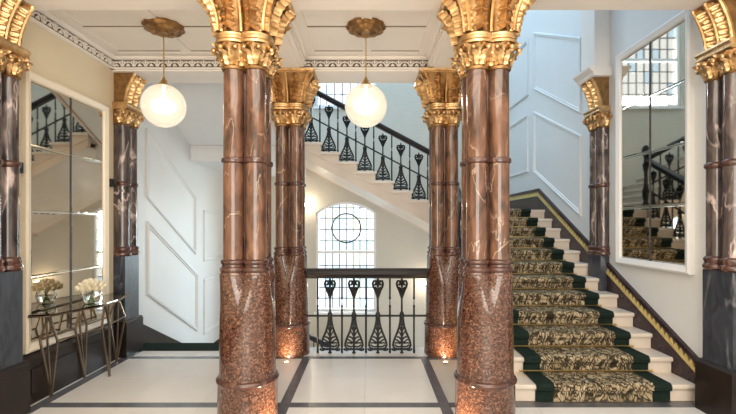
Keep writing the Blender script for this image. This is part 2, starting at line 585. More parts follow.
def window(name, zs, zt, rise, ncol, rows, ring=None, mats=('pane_a', 'pane_a', 'pane_c', 'pane_b', 'pane_a', 'pane_d')):
    root = struct(put(name, None, None, (cxw, YB + 0.10, zs)))
    H = zt - zs
    fr = MB()
    w = 0.055
    outer = [(-hw, 0), (hw, 0)] + [(hw - 2 * hw * i / 14, arch_z(0, hw, H, rise, hw - 2 * hw * i / 14)) for i in range(15)]
    inner = [(-hw + w, w), (hw - w, w)]
    for i in range(15):
        x = (hw - w) - 2 * (hw - w) * i / 14
        inner.append((x, arch_z(0, hw, H, rise, x) - w))
    n = len(outer)
    for ya, yb in ((-0.06, 0.04),):
        vs = [(x, ya, z) for x, z in outer] + [(x, ya, z) for x, z in inner] + [(x, yb, z) for x, z in inner] + [(x, yb, z) for x, z in outer]
        fs = []
        for i in range(n):
            j = (i + 1) % n
            for k in range(3):
                fs.append((k * n + i, k * n + j, (k + 1) * n + j, (k + 1) * n + i))
        fr.add(vs, fs)
    fr.build('window_frame', 'winframe', root)
    tz = H * 0.60 if rise < 0.28 else H * 0.45
    MB().box(-hw + w, hw - w, -0.05, 0.03, tz - .03, tz + .03).build('transom_bar', 'winframe', root)
    MB().box(-hw - .04, hw + .04, -0.16, -0.02, -0.05, 0.0).build('window_sill', 'winframe', root)
    # leaded panes
    iw = hw - w
    xs = [-iw + 2 * iw * i / ncol for i in range(ncol + 1)]
    rnd = random.Random(3)
    for j in range(len(rows) - 1):
        za, zb = rows[j], rows[j + 1]
        for i in range(ncol):
            xa, xb = xs[i], xs[i + 1]
            ta = min(zb, arch_z(0, hw, H, rise, xa) - w)
            tb = min(zb, arch_z(0, hw, H, rise, xb) - w)
            if max(ta, tb) <= za + .01:
                continue
            ta, tb = max(ta, za + .001), max(tb, za + .001)
            MB().prism([(xa + .004, za + .004), (xb - .004, za + .004), (xb - .004, tb - .002), (xa + .004, ta - .002)], 'y', -0.004, 0.004).build('pane', mats[rnd.randrange(6)], root)
    for x in xs[1:-1]:
        zt_ = arch_z(0, hw, H, rise, x) - w
        MB().box(x - .010, x + .010, -0.012, 0.012, w, zt_).build('lead_came', 'lead', root)
    for z in rows[1:-1]:
        if abs(z - tz) < .04:
            continue
        xm = iw
        while arch_z(0, hw, H, rise, xm) - w < z and xm > .05:
            xm -= .01
        MB().box(-xm, xm, -0.011, 0.011, z - .010, z + .010).build('lead_came', 'lead', root)
    if ring:
        rz, rr = ring
        MB().tube([(rr * cos(2 * pi * k / 32), -0.012, rz + rr * sin(2 * pi * k / 32)) for k in range(33)], 0.016, 5, False).build('leaded_ring', 'lead', root)
        b = MB()
        for k in range(8):
            a = 2 * pi * (k + .0) / 8
            b.sphere((rr * cos(a), -0.015, rz + rr * sin(a)), 0.025, 6, 4)
        o = b.build('ring_boss', 'lead', root)
        o['kind'] = 'stuff'
    return root


w1 = window('window_1', -0.37, 1.80, 0.24, 8, [.055, .28, .52, .76, 1.00, 1.30, 1.55, 1.80, 2.05, 2.28, 2.45], (1.83, 0.32))
w2 = window('window_2', 4.12, 6.45, 0.30, 7, [.055, .30, .55, .80, 1.05, 1.30, 1.55, 1.80, 2.05, 2.30, 2.70], None, ('pane_a', 'pane_a', 'pane_a', 'pane_a', 'pane_a', 'pane_d'))


# panel mouldings on stair walls
def panel_mould(parent, side, quad, name='panel_moulding'):
    """quad: four (y,z) corners; a raised moulding frame on the side wall."""
    x = WR if side > 0 else WL
    s = -1 if side > 0 else 1
    q = [Vector(p) for p in quad]
    c = sum(q, Vector((0, 0))) / 4

    def inset(d):
        out = []
        for i in range(4):
            p, a, b = q[i], q[i - 1], q[(i + 1) % 4]
            e1, e2 = (p - a).normalized(), (b - p).normalized()
            n1, n2 = Vector((-e1.y, e1.x)), Vector((-e2.y, e2.x))
            if n1.dot(c - p) < 0:
                n1 = -n1
            if n2.dot(c - p) < 0:
                n2 = -n2
            k = (n1 + n2)
            k = k / max(k.dot(n1), .2)
            out.append(p + k * d)
        return out
    prof = [(0, 0), (0.004, 0.024), (0.022, 0.030), (0.032, 0.014), (0.048, 0.016), (0.058, 0.0)]
    rings = [[(x + s * h, p.x, p.y) for p in inset(d)] for d, h in prof]
    mb = MB()
    mb.loft(rings, False, False)
    return mb.build(name, 'white', parent)


for quad in (((5.72, 2.82), (7.35, 2.01), (7.35, 1.03), (5.72, 1.90)), ((5.74, 1.58), (7.42, 0.68), (7.42, -0.30), (5.74, 0.60)),
             ((7.72, 1.80), (9.25, 1.80), (9.25, 0.87), (7.72, 0.87)), ((7.72, 0.56), (9.25, 0.56), (9.25, -0.44), (7.72, -0.44))):
    panel_mould(wls, -1, quad)
for quad in (((5.80, 4.06), (7.46, 4.87), (7.46, 3.88), (5.80, 3.02)), ((5.80, 2.74), (7.46, 3.50), (7.46, 2.44), (5.80, 1.64)),
             ((7.73, 4.87), (9.30, 4.87), (9.30, 3.86), (7.73, 3.86)), ((7.73, 3.52), (9.30, 3.52), (9.30, 2.48), (7.73, 2.48))):
    panel_mould(wr, 1, quad)

# upper storey walls over the beams (close the stairwell) and its roof edge
up = MB()
up.box(1.08, WR, 3.13, 3.55, CEIL, TOP)
up.box(1.05, 1.12, 3.55, 5.38, CEIL, TOP)
up.box(WL, 1.12, 5.30, 5.38, 4.3, TOP)
struct(up.build('wall_upper', 'white'))
roof = MB()
roof.box(WL, WR, 3.2, YB + .25, TOP, TOP + .1)
struct(roof.build('ceiling_stairwell', 'white'))

# ------------------------------------------------------------------ ceiling with beams, coffers, cornices
ceil = struct(MB().box(WL, 1.08, -4.0, 5.38, CEIL, CEIL + 0.25).add([], []).build('ceiling', 'plaster'))
MB().box(1.08, WR, -4.0, 3.2, CEIL, CEIL + 0.25).build('ceiling_slab', 'plaster', ceil)
MB().box(WL, WR, D1 - .21, D1 + .21, SOF, CEIL).build('beam', 'plaster', ceil)
MB().box(WL, 1.07, D2 - .21, D2 + .21, SOF, CEIL).build('beam', 'plaster', ceil)
for cx in (CXL, CXR):
    MB().box(cx - .165, cx + .165, D1 + .21, D2 - .21, SOF, CEIL).build('beam', 'plaster', ceil)
BX = [(WL, CXL - .165), (CXL + .165, CXR - .165)]
for x0, x1 in BX:
    y0, y1 = D1 + .21, D2 - .21
    xc, yc = (x0 + x1) / 2, (y0 + y1) / 2
    xa, xb, ya, yb = x0 + .17, x1 - .17, y0 + .06, y1 - .16
    # recessed flat panels outlined by raised strips
    for (a, b, c, d) in ((x0, xa, y0, y1), (xb, x1, y0, y1), (xa, xb, y0, ya), (xa, xb, yb, y1)):
        MB().box(a, b, c, d, CEIL - .022, CEIL).build('ceiling_strip', 'plaster', ceil)
    MB().box(xa, xb, yc - .045, yc + .045, CEIL - .018, CEIL).build('ceiling_strip', 'plaster', ceil)
    for (c, d) in ((ya, yc - .045), (yc + .045, yb)):
        MB().box(xc - .05, xc + .05, c, d, CEIL - .018, CEIL).build('ceiling_strip', 'plaster', ceil)
        for (a, b) in ((xa, xc - .05), (xc + .05, xb)):
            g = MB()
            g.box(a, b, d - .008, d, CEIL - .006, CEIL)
            g.build('gap_shade_strip', 'plaster_shade', ceil)  # dark strip painted as a shadow line, no gap cut


def cornice_module():
    m = MB()
    # local: x along run (period P), y out from the beam face, z up; scrolling leaf arches
    P = 0.135
    arc = [(-.055 * cos(pi * k / 8), 0.052, 0.018 + .05 * sin(pi * k / 8)) for k in range(9)]
    m.tube(arc, 0.0085, 5)
    m.tube([(-.02, .05, .02), (0, .056, .045), (.02, .05, .02)], 0.008, 5)
    m.sphere((0, .054, .028), .013, 6, 4)
    m.sphere((P / 2, .052, .026), .014, 6, 4)
    m.tube([(P / 2, .05, .02), (P / 2, .055, .085)], .008, 5)
    m.tube([(P / 2 - .03, .052, .075), (P / 2, .055, .055), (P / 2 + .03, .052, .075)], .007, 5)
    return m.mesh('cornice_ornament', 'plaster', True)


CM = cornice_module()
ncor = [0]


def cornice(p0, p1, nrm, z=SOF + .015):
    """run from p0 to p1 (xy); nrm = outward horizontal direction."""
    ncor[0] += 1
    p0, p1, nn = Vector(p0), Vector(p1), Vector(nrm)
    L = (p1 - p0).length
    ang = math.atan2(nn.y, nn.x) - pi / 2
    # local frame x along run, y outward
    mid = (p0 + p1) / 2
    root = struct(put('trim_%d' % ncor[0], None, None, (mid.x, mid.y, z), ang))
    h = L / 2
    MB().prism([(0, 0), (.042, 0), (.05, .012), (.05, .012), (0, .012)], 'x', -h, h).build('lower_fillet', 'plaster', root)
    MB().prism([(0, .098), (.055, .098), (.075, .112), (.085, .130), (0, .130)], 'x', -h, h).build('upper_fillet', 'plaster', root)
    MB().prism([(0, .012), (.028, .012), (.034, .098), (0, .098)], 'x', -h, h).build('cove', 'plaster_shade', root)  # shade of the pierced recess is put into the cove colour
    n = max(1, int(round((L - .02) / .135)))
    for i in range(n):
        x = -h + L * (i + .5) / n - .02
        put('cornice_ornament', CM, root, (x, 0, 0.004))


cornice((WL, 4.96), (CXL - .165, 4.96), (0, -1))
cornice((WL, 3.55), (WL, 4.96), (1, 0))
cornice((CXL - .165, 3.55), (CXL - .165, 4.96), (-1, 0))
cornice((CXL + .165, 4.96), (CXR - .165, 4.96), (0, -1))
cornice((CXL + .165, 3.55), (CXL + .165, 4.96), (1, 0))
cornice((CXR - .165, 3.55), (CXR - .165, 4.96), (-1, 0))


# ------------------------------------------------------------------ leaves and capitals
def leaf_mesh(name, L, W, bend, lobes=4, mat='gold', nu=11, nv=4, thick=0.006):
    """acanthus leaf: base at origin, +x across, +z up, +y outward; bend(u)->(out, up)."""
    vs, fs = [], []
    for i in range(nu + 1):
        u = i / nu
        env = (sin(pi * (0.12 + 0.86 * u ** 0.85)) ** 0.7)
        sc = 1 + 0.36 * cos(2 * pi * lobes * u)
        w = W * env * sc
        o, z = bend(u)
        for j in range(nv + 1):
            v = -1 + 2 * j / nv
            ridge = thick * (1.4 * (1 - abs(v)) + (0.9 if j % 2 == 0 and j not in (0, nv) else 0.0)) + 0.004 * cos(2 * pi * lobes * u) * (1 - abs(v))
            vs.append((w * v, o * L + ridge - 0.10 * W * abs(v), z * L))
    for i in range(nu):
        for j in range(nv):
            a = i * (nv + 1) + j
            fs.append((a, a + 1, a + nv + 2, a + nv + 1))
    m = MB().add(vs, fs)
    me = m.mesh(name, mat, True, 50)
    return me


def curl(u):
    # rises, leans out and rolls over at the tip
    if u < .7:
        return (0.35 * (u / .7) ** 2, u)
    a = (u - .7) / .3 * pi * .9
    return (0.35 + .20 * sin(a) * .9 + .06 * (u - .7), .7 + .16 * sin(a * .8) - .10 * (1 - cos(a)))


def cav(u):
    return (0.52 * u ** 2.4, u)


LEAF_S = leaf_mesh('leaf', 0.125, 0.034, curl, 3, nu=9)
LEAF_M = leaf_mesh('leaf', 0.145, 0.040, curl, 3, nu=10)
LEAF_U = leaf_mesh('leaf', 0.235, 0.050, cav, 5, nu=12)
BUD = MB().sphere((0, 0, 0), 0.020, 8, 5).mesh('bud', 'gold', True)


BUD_S = MB().sphere((0, 0, 0), 0.014, 7, 4).mesh('bud', 'gold', True)
def soft(u):
    return (0.10 * u + .16 * max(0, u - .6) ** 1.2, u - .25 * max(0, u - .75))


LEAF_T = leaf_mesh('leaf', 0.135, 0.043, soft, 3, nu=12, thick=.021)


def lay_leaf(parent, me, p, rz, tilt):
    o = put('leaf', me, parent, p)
    o.rotation_euler = (Matrix.Rotation(rz, 3, 'Z') @ Matrix.Rotation(-tilt, 3, 'X')).to_euler()
    return o


def quat_r(th, a, rl):
    best = 0
    ux, uy = cos(th), sin(th)
    for sx in (-1, 1):
        for sy in (-1, 1):
            cx, cy = sx * a, sy * a
            d = cx * ux + cy * uy
            cr = cx * uy - cy * ux
            k = rl * rl - cr * cr
            if k >= 0:
                best = max(best, d + sqrt(k))
    return best


NT = 64
TH = [2 * pi * i / NT for i in range(NT)]


def qring(a, rl, z, blend=0.0, R=0.2, square=None):
    out = []
    for th in TH:
        r = quat_r(th, a, rl)
        if r <= 0:
            r = a
        if square is not None:
            s = square / max(abs(cos(th)), abs(sin(th)))
            r = r * (1 - blend) + s * blend
        else:
            r = r * (1 - blend) + R * blend
        out.append((r * cos(th), r * sin(th), z))
    return out


A_ = 0.083


def make_column():
    t = put('clustered_column', None)
    # plinth with bead, drum, collar
    MB().lathe([(0.232, 0), (0.232, 0.03), (0.226, 0.045), (0.226, 0.33), (0.230, 0.345)], 48).build('plinth', 'granite', t, True)
    MB().lathe([(0.226, 0.335), (0.236, 0.345), (0.238, 0.358), (0.230, 0.372), (0.219, 0.380)], 48).build('plinth_bead', 'ring', t, True)
    dr = []
    for z, rl, bl, R in ((0.375, .105, 1, .214), (0.60, .105, 1, .212), (0.86, .105, 1, .209), (0.95, .105, .85, .207), (1.03, .105, .5, .205), (1.09, .105, .22, .2), (1.14, .105, 0.05, .2), (1.165, .103, 0, .2), (1.178, .095, 0, .2)):
        dr.append(qring(A_, rl, z, bl, R))
    MB().loft(dr).build('drum', 'granite', t, True)
    for i, sx in enumerate((-1, 1)):
        for sy in (-1, 1):
            cx, cy = sx * A_, sy * A_
            MB().lathe([(.092, 1.175), (.101, 1.185), (.104, 1.20), (.098, 1.213), (.088, 1.22), (.087, 1.235), (.095, 1.243), (.098, 1.255), (.093, 1.267), (.081, 1.275)], 24, cx, cy).build('shaft_collar', 'ring', t, True)
            MB().lathe([(.0785, 1.27), (.078, 2.0)], 24, cx, cy).build('lower_shaft', 'shaft', t, True)
            MB().lathe([(.079, 1.99), (.090, 1.997), (.093, 2.012), (.090, 2.027), (.079, 2.035)], 24, cx, cy).build('annulet', 'ring', t, True)
            MB().lathe([(.077, 2.03), (.0755, 2.70)], 24, cx, cy).build('upper_shaft', 'shaft', t, True)
    MB().box(-.07, .07, -.07, .07, 1.17, 2.72).build('core', 'ring', t)
    # lower foliate bell
    rings = []
    for z, rl in ((2.685, .079), (2.695, .090), (2.708, .090), (2.716, .084), (2.77, .087), (2.82, .098), (2.868, .118)):
        rings.append(qring(A_, max(rl, A_ + .001), z))
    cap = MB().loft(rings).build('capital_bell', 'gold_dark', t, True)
    rings = [qring(A_, rl, z) for rl, z in ((.116, 2.862), (.132, 2.868), (.137, 2.884), (.131, 2.896), (.124, 2.900), (.126, 2.914), (.133, 2.922), (.134, 2.934), (.126, 2.945), (.112, 2.950))]
    MB().loft(rings).build('capital_ring', 'gold', t, True)
    rings = []
    for k in range(13):
        u = k / 12
        rings.append(qring(A_, .108, 2.945 + .31 * u, u ** 2.3 * .97 + .0, square=.305))
    upc = MB().loft(rings).build('capital_flare', 'gold_dark', t, True)  # dark ground paints the shade between the leaves
    MB().loft([[(sx * r, sy * r, z) for sx, sy in ((-1, -1), (1, -1), (1, 1), (-1, 1))] for r, z in ((.292, 3.252), (.302, 3.258), (.302, 3.270), (.316, 3.278), (.322, 3.299))]).build('abacus', 'gold', t)
    # foliage on the bell
    for sx in (-1, 1):
        for sy in (-1, 1):
            cx, cy = sx * A_, sy * A_
            base = math.atan2(sy, sx)
            for k in range(6):
                a = base + radians(-105 + 42 * k)
                r = .084
                put('leaf', LEAF_S, cap, (cx + r * cos(a), cy + r * sin(a), 2.712), a - pi / 2)
            for k in range(5):
                a = base + radians(-88 + 44 * k)
                r = .088
                put('leaf', LEAF_M, cap, (cx + r * cos(a), cy + r * sin(a), 2.742), a - pi / 2)
                put('bud', BUD, cap, (cx + (r + .055) * cos(a + .38), cy + (r + .055) * sin(a + .38), 2.825))
    # ribs and long leaves on the flare
    for f in range(4):
        ang = f * pi / 2
        R = Matrix.Rotation(ang, 3, 'Z')

        def surf(x, u, off):
            # point on the -y face of the flare at lateral position x (fraction of width)
            bl = u ** 2.3 * .97
            y0 = -(A_ + .108)
            y1 = -.305
            yy = y0 * (1 - bl) + y1 * bl
            return Vector((x, yy - off, 2.948 + .305 * u))
        for xx, spread in ((0.0, 0.0), (-.165, -.09), (.165, .09)):
            pth = [R @ surf(xx + spread * (k / 9) ** 2.3, k / 9, 0.004 if xx else -.012 + .012 * (k / 9)) for k in range(10)]
            MB().tube(pth, 0.014 if xx else 0.012, 6).build('rib', 'gold', upc, True)
        for xx in (-.083, .083):
            for u, tl in ((.03, .06), (.34, .22), (.64, .56)):
                x2 = xx * (1 + .62 * u ** 2.3)
                lay_leaf(upc, LEAF_T, R @ surf(x2, u, .004), ang + pi, tl)
        # corner scroll leaves
        for u, tl in ((.02, .1), (.3, .3), (.56, .62)):
            bl = u ** 2.3 * .97
            k = (A_ + .108 * .7071) * (1 - bl) + .305 * bl
            lay_leaf(upc, LEAF_T, R @ Vector((-k, -k, 2.948 + .305 * u)), ang + pi - pi / 4, tl)
    return t


col0 = make_column()
spots = [((CXL, D1), 'free-standing red marble clustered column on the console table side, clear of the balustrade'),
         ((CXR, D1), 'free-standing red marble clustered column beside the foot of the carpeted stair'),
         ((CXL, D2), 'red marble clustered column at the balustrade end next to the descending stair'),
         ((CXR, D2), 'red marble clustered column at the balustrade end next to the ascending stair')]
for i, ((x, y), lab) in enumerate(spots):
    c = col0 if i == 0 else copy_tree(col0)
    c.location = (x, y, 0)
    c.rotation_euler = (0, 0, (0, pi / 2, pi, -pi / 2)[i])
    tag(c, lab, 'column', 'clustered marble columns')


# ------------------------------------------------------------------ wall pilasters (project along local +x)
def make_pilaster(zbase=0.0, wood=True):
    t = put('wall_pilaster', None)
    zp = 0.42 if wood else zbase
    if wood:
        MB().prism([(0, 0), (.20, 0), (.20, .395), (.18, .42), (0, .42)], 'y', -.215, .215).build('wooden_base', 'wood', t)
    MB().box(0, .16, -.175, .175, zp, 1.165).build('plinth', 'pil_base', t)
    MB().box(0, .06, -.17, .17, 1.165, 2.71).build('backing', 'pil', t)
    for sy in (-.098, .098):
        MB().lathe([(.088, 1.165), (.106, 1.18), (.108, 1.20), (.098, 1.215), (.092, 1.22), (.100, 1.243), (.101, 1.255), (.092, 1.27), (.082, 1.277)], 20, .09, sy).build('shaft_collar', 'ring', t, True)
        MB().lathe([(.080, 1.27), (.080, 2.0)], 20, .09, sy).build('lower_shaft', 'pil', t, True)
        MB().lathe([(.08, 1.985), (.093, 1.997), (.096, 2.012), (.093, 2.027), (.08, 2.038)], 20, .09, sy).build('annulet', 'ring', t, True)
        MB().lathe([(.079, 2.03), (.078, 2.71)], 20, .09, sy).build('upper_shaft', 'pil', t, True)
    cap = None
    m = MB()
    for sy in (-.098, .098):
        m.lathe([(.08, 2.695), (.092, 2.705), (.09, 2.72), (.084, 2.728), (.086, 2.78), (.095, 2.83), (.112, 2.875)], 20, .09, sy)
    m.box(0, .07, -.18, .18, 2.70, 2.88)
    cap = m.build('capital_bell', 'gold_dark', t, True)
    for sy in (-.098, .098):
        for k in range(6):
            a = radians(-95 + 38 * k)
            put('leaf', LEAF_S, cap, (.09 + .086 * cos(a), sy + .086 * sin(a), 2.712), a - pi / 2)
        for k in range(5):
            a = radians(-80 + 40 * k)
            put('leaf', LEAF_M, cap, (.09 + .09 * cos(a), sy + .09 * sin(a), 2.742), a - pi / 2)
            put('bud', BUD, cap, (.09 + .145 * cos(a + .35), sy + .145 * sin(a + .35), 2.825))
    MB().prism([(0, 2.872), (.19, 2.872), (.205, 2.885), (.198, 2.90), (.198, 2.912), (.215, 2.93), (.205, 2.95), (0, 2.95)], 'y', -.205, .205).build('capital_ring', 'gold', t)
    # corbel: concave bracket out to the beam
    prof = []
    for k in range(13):
        u = k / 12
        prof.append((.135 + .125 * u ** 1.8, 2.948 + .348 * u))
    poly = prof + [(0, 3.296), (0, 2.948)]
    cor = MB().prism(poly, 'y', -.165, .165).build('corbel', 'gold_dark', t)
    for sy in (-.148, 0.0, .148):
        MB().tube([(x + .008, sy, z) for x, z in prof], .020, 8).build('rib', 'gold', cor, True)
    for sy in (-.074, .074):
        for u, tl in ((.03, .10), (.33, .28), (.62, .46)):
            lay_leaf(cor, LEAF_T, Vector((.137 + .125 * u ** 1.8, sy, 2.948 + .348 * u)), -pi / 2, tl)
    return t


pl0 = make_pilaster()
pl0.location = (WL, 3.35, 0)
pl0.scale = (.92, .85, 1)
tag(pl0, 'dark marble wall pilaster with gilded corbel, by the lamp-side end of console mirror away from stairs', 'pilaster')
pl0['label'] = 'dark marble wall pilaster with gilded corbel at the console end farther from the stairs'
p = copy_tree(pl0)
p.location = (WL - .01, 5.14, 0)
tag(p, 'dark marble wall pilaster with gilded corbel between wall mirror and descending stair', 'pilaster')
p = copy_tree(pl0)
p.location = (WR + .045, 3.43, 0)
p.rotation_euler = (0, 0, pi)
tag(p, 'dark marble wall pilaster with wooden base at the foot of the carpeted stair', 'pilaster')
p = make_pilaster(0.55, False)
p.scale = (.92, .85, 1)
p.location = (WR + .045, 5.29, 0)
p.rotation_euler = (0, 0, pi)
tag(p, 'dark marble wall pilaster rising from the carpeted stair under a white cornice block', 'pilaster')
MB().prism([(0, 3.297), (.27, 3.297), (.285, 3.32), (.285, 3.335), (.34, 3.385), (.345, 3.41), (0, 3.41)], 'y', -.24, .24).build('cornice_block', 'plaster', p)
MB().box(0, .25, -.19, .19, 3.41, 5.2).build('pier', 'plaster', p)

# skirting along the left hall wall
sk = struct(put('baseboard_left', None))
MB().prism([(WL, 0), (WL + .085, 0), (WL + .085, .38), (WL + .06, .42), (WL, .42)], 'y', 3.58, 4.88).build('board', 'wood', sk)
MB().prism([(WL + .08, .09), (WL + .095, .09), (WL + .095, .30), (WL + .08, .30)], 'y', 3.66, 4.80).build('raised_panel', 'wood', sk)
b2 = struct(put('baseboard_hall', None))
MB().prism([(WL, 0), (WL + .085, 0), (WL + .085, .38), (WL + .06, .42), (WL, .42)], 'y', -4.0, 3.06).build('board', 'wood', b2)


# ------------------------------------------------------------------ mirrors
def mirror(label, x, s, y0, y1, z0, z1, name='wall_mirror', nrow=4, fm='trimw'):
    t = thing(name, label, 'mirror', (x, (y0 + y1) / 2, z0))
    hy, H = (y1 - y0) / 2, z1 - z0
    w = .075
    # frame: four moulded sides
    prof = [(0, 0), (0, .045), (.02, .055), (.045, .045), (w - .01, .038), (w, .02), (w, 0)]
    rings = []
    for d, h in prof:
        rings.append([(s * h, -hy + d, d), (s * h, hy - d, d), (s * h, hy - d, H - d), (s * h, -hy + d, H - d)])
    MB().loft(rings, False, False).build('mirror_frame', fm, t)
    MB().box(min(0, s * .012), max(0, s * .012), -hy + .02, hy - .02, .02, H - .02).build('backing_board', 'black', t)
    iw, ih = hy - w, H - 2 * w
    for i in range(2):
        for j in range(nrow):
            ya, yb = -iw + iw * i, -iw + iw * (i + 1)
            za, zb = w + ih * j / nrow, w + ih * (j + 1) / nrow
            g, bv = .004, .018
            pb = MB()
            ring0 = [(s * .015, ya + g, za + g), (s * .015, yb - g, za + g), (s * .015, yb - g, zb - g), (s * .015, ya + g, zb - g)]
            ring1 = [(s * .020, ya + bv, za + bv), (s * .020, yb - bv, za + bv), (s * .020, yb - bv, zb - bv), (s * .020, ya + bv, zb - bv)]
            pb.loft([ring0, ring1], False, True)
            pb.build('mirror_pane', 'mirror', t)
    MB().box(min(s * .012, s * .024), max(s * .012, s * .024), -.007, .007, w, H - w).build('centre_bar', 'lead', t)
    for j in range(1, nrow):
        z = w + ih * j / nrow
        MB().box(min(s * .012, s * .022), max(s * .012, s * .022), -iw, iw, z - .006, z + .006).build('cross_bar', 'mirror_bar', t)
    return t


mirror('tall cream-framed wall mirror of eight panes behind the console table', WL, 1, 3.66, 4.84, .43, 2.86)
mirror('tall white-framed wall mirror of eight panes above the carpeted stair', WR, -1, 3.80, 4.94, 1.09, 3.46, fm='winframe')

# ------------------------------------------------------------------ ascending stair
st = thing('stair_flight', 'pale stone stair flight climbing along the wall beneath the white-framed mirror', 'staircase', (0, 0, 0))
step_me = MB()
w2x = (SX1 + .0)
step_me.box(SX0 + .02, w2x, .025, RUN + .03, -RISE, -.042)
nz = [(0.006, -.042), (-.002, -.030), (-.002, -.012), (.008, 0), (RUN + .03, 0), (RUN + .03, -.042)]
step_me.prism(nz, 'x', SX0 - .015, w2x)
step_me = step_me.mesh('step', 'step')
for i in range(NS - 1):
    put('step', step_me, st, (0, Y0 + RUN * i, RISE * (i + 1)))
# closed side under the open edge
poly = [(Y0 + .03, 0.001), (YL1 + .03, 0.001), (YL1 + .03, LAND1 - .05)]
for i in range(NS - 2, -1, -1):
    poly += [(Y0 + RUN * (i + 1) + .03, RISE * (i + 1) - .045), (Y0 + RUN * i + .03, RISE * (i + 1) - .045)]
MB().prism(poly, 'x', SX0, SX0 + .05).build('string', 'string', st)
# half landing
MB().box(1.36, WR - .001, YL1 + .025, YB - .001, LAND1 - .50, LAND1 - .04).build('landing_slab', 'string', st)
MB().box(1.015, WR - .001, YL1, YB - .001, LAND1 - .04, LAND1).build('landing_top', 'step', st)

# carpet runner
run = thing('carpet_runner', 'branch-patterned runner with dark green borders covering the ascending stair', 'carpet')
prof = []
for i in range(NS):
    y, z = Y0 + RUN * i, RISE * (i + 1)
    o = .012
    prof += [(y + .025 - o, z - RISE + o * (1 if i else 0.1)), (y + .025 - o, z - .055), (y - .002 - o, z - .040), (y - .004 - o, z - .012), (y, z + o * .8), (y + .012, z + o)]
prof += [(YB - .5, LAND1 + .012)]


def ribbon(x0, x1, nm, mt):
    m = MB()
    top = [[(x, y, z) for y, z in prof] for x in (x0, x1)]
    vs = top[0] + top[1]
    n = len(prof)
    fs = [(i, i + 1, n + i + 1, n + i) for i in range(n - 1)]
    m.add(vs, fs)
    ob = m.build(nm, mt, run)
    md = ob.modifiers.new('thickness', 'SOLIDIFY')
    md.thickness = .009
    md.offset = 0
    return ob


CX0, CX1, CB = 1.45, 2.615, .155
ribbon(CX0 + CB, CX1 - CB, 'carpet_field', 'carpet')
ribbon(CX0, CX0 + CB, 'carpet_border', 'green')
ribbon(CX1 - CB, CX1, 'carpet_border', 'green')
rod = MB()
rod.tube([(CX0 - .03, 0, 0), (CX1 + .03, 0, 0)], .007, 8)
for x in (CX0 - .03, CX1 + .03):
    rod.sphere((x, 0, 0), .014, 8, 5)
rod = rod.mesh('stair_rod', 'brass', True)
for i in range(1, NS):
    put('stair_rod', rod, run, (0, Y0 + RUN * i + .004, RISE * i + .024))

# raked dado on the right wall
SL = RISE / RUN


def nose(y):
    return RISE + (y - Y0) * SL


DADO = 1.925     # reference height of the level dado on the half landing
dd = struct(put('trim_20', None))


def raked(lo, hi, x0, x1, ya, yb, nm, mt, level=False):
    if level:
        poly = [(ya, DADO + lo), (yb, DADO + lo), (yb, DADO + hi), (ya, DADO + hi)]
    else:
        poly = [(ya, nose(ya) + lo), (yb, nose(yb) + lo), (yb, nose(yb) + hi), (ya, nose(ya) + hi)]
    return MB().prism(poly, 'x', x0, x1).build(nm, mt, dd)


YA = 3.70
YK = 7.215
for (ya, yb, lev) in ((YA, 5.138, False), (5.442, YK, False), (YK, YB, True)):
    raked(-.32 if not lev else DADO * 0 + -.16, .085, WR - .035, WR, ya, yb, 'dado_board', 'dado', lev)
    raked(.085, .168, WR - .030, WR, ya, yb, 'band_ground', 'bandd', lev)
    raked(.168, .215, WR - .040, WR, ya, yb, 'dado_rail', 'dado', lev)
    raked(.072, .087, WR - .042, WR, ya, yb, 'dado_bead', 'dado', lev)
    L = yb - ya
    n = int(L / .062)
    tri = MB()
    for k in range(n):
        y = ya + L * k / n
        e = L / n

        def zz(yy, h):
            return (DADO if lev else nose(yy)) + h
        tri.prism([(y, zz(y, .088)), (y + e, zz(y + e, .088)), (y + e, zz(y + e, .105)), (y + e * .5, zz(y + e * .5, .164)), (y, zz(y, .105))], 'x', WR - .040, WR - .028)
    o = tri.build('gilded_zigzag', 'band', dd)
    o['kind'] = 'stuff'
    bd = MB()
    for k in range(int(n * 1.5)):
        y = ya + .02 + (L - .04) * k / int(n * 1.5)
        bd.box(WR - .036, WR - .034, y, y + .004, (DADO if lev else nose(y)) - (.15 if lev else .30), (DADO if lev else nose(y)) + .085)
    if lev:
        o = bd.build('board_joint', 'bandd', dd)
        o['kind'] = 'stuff'


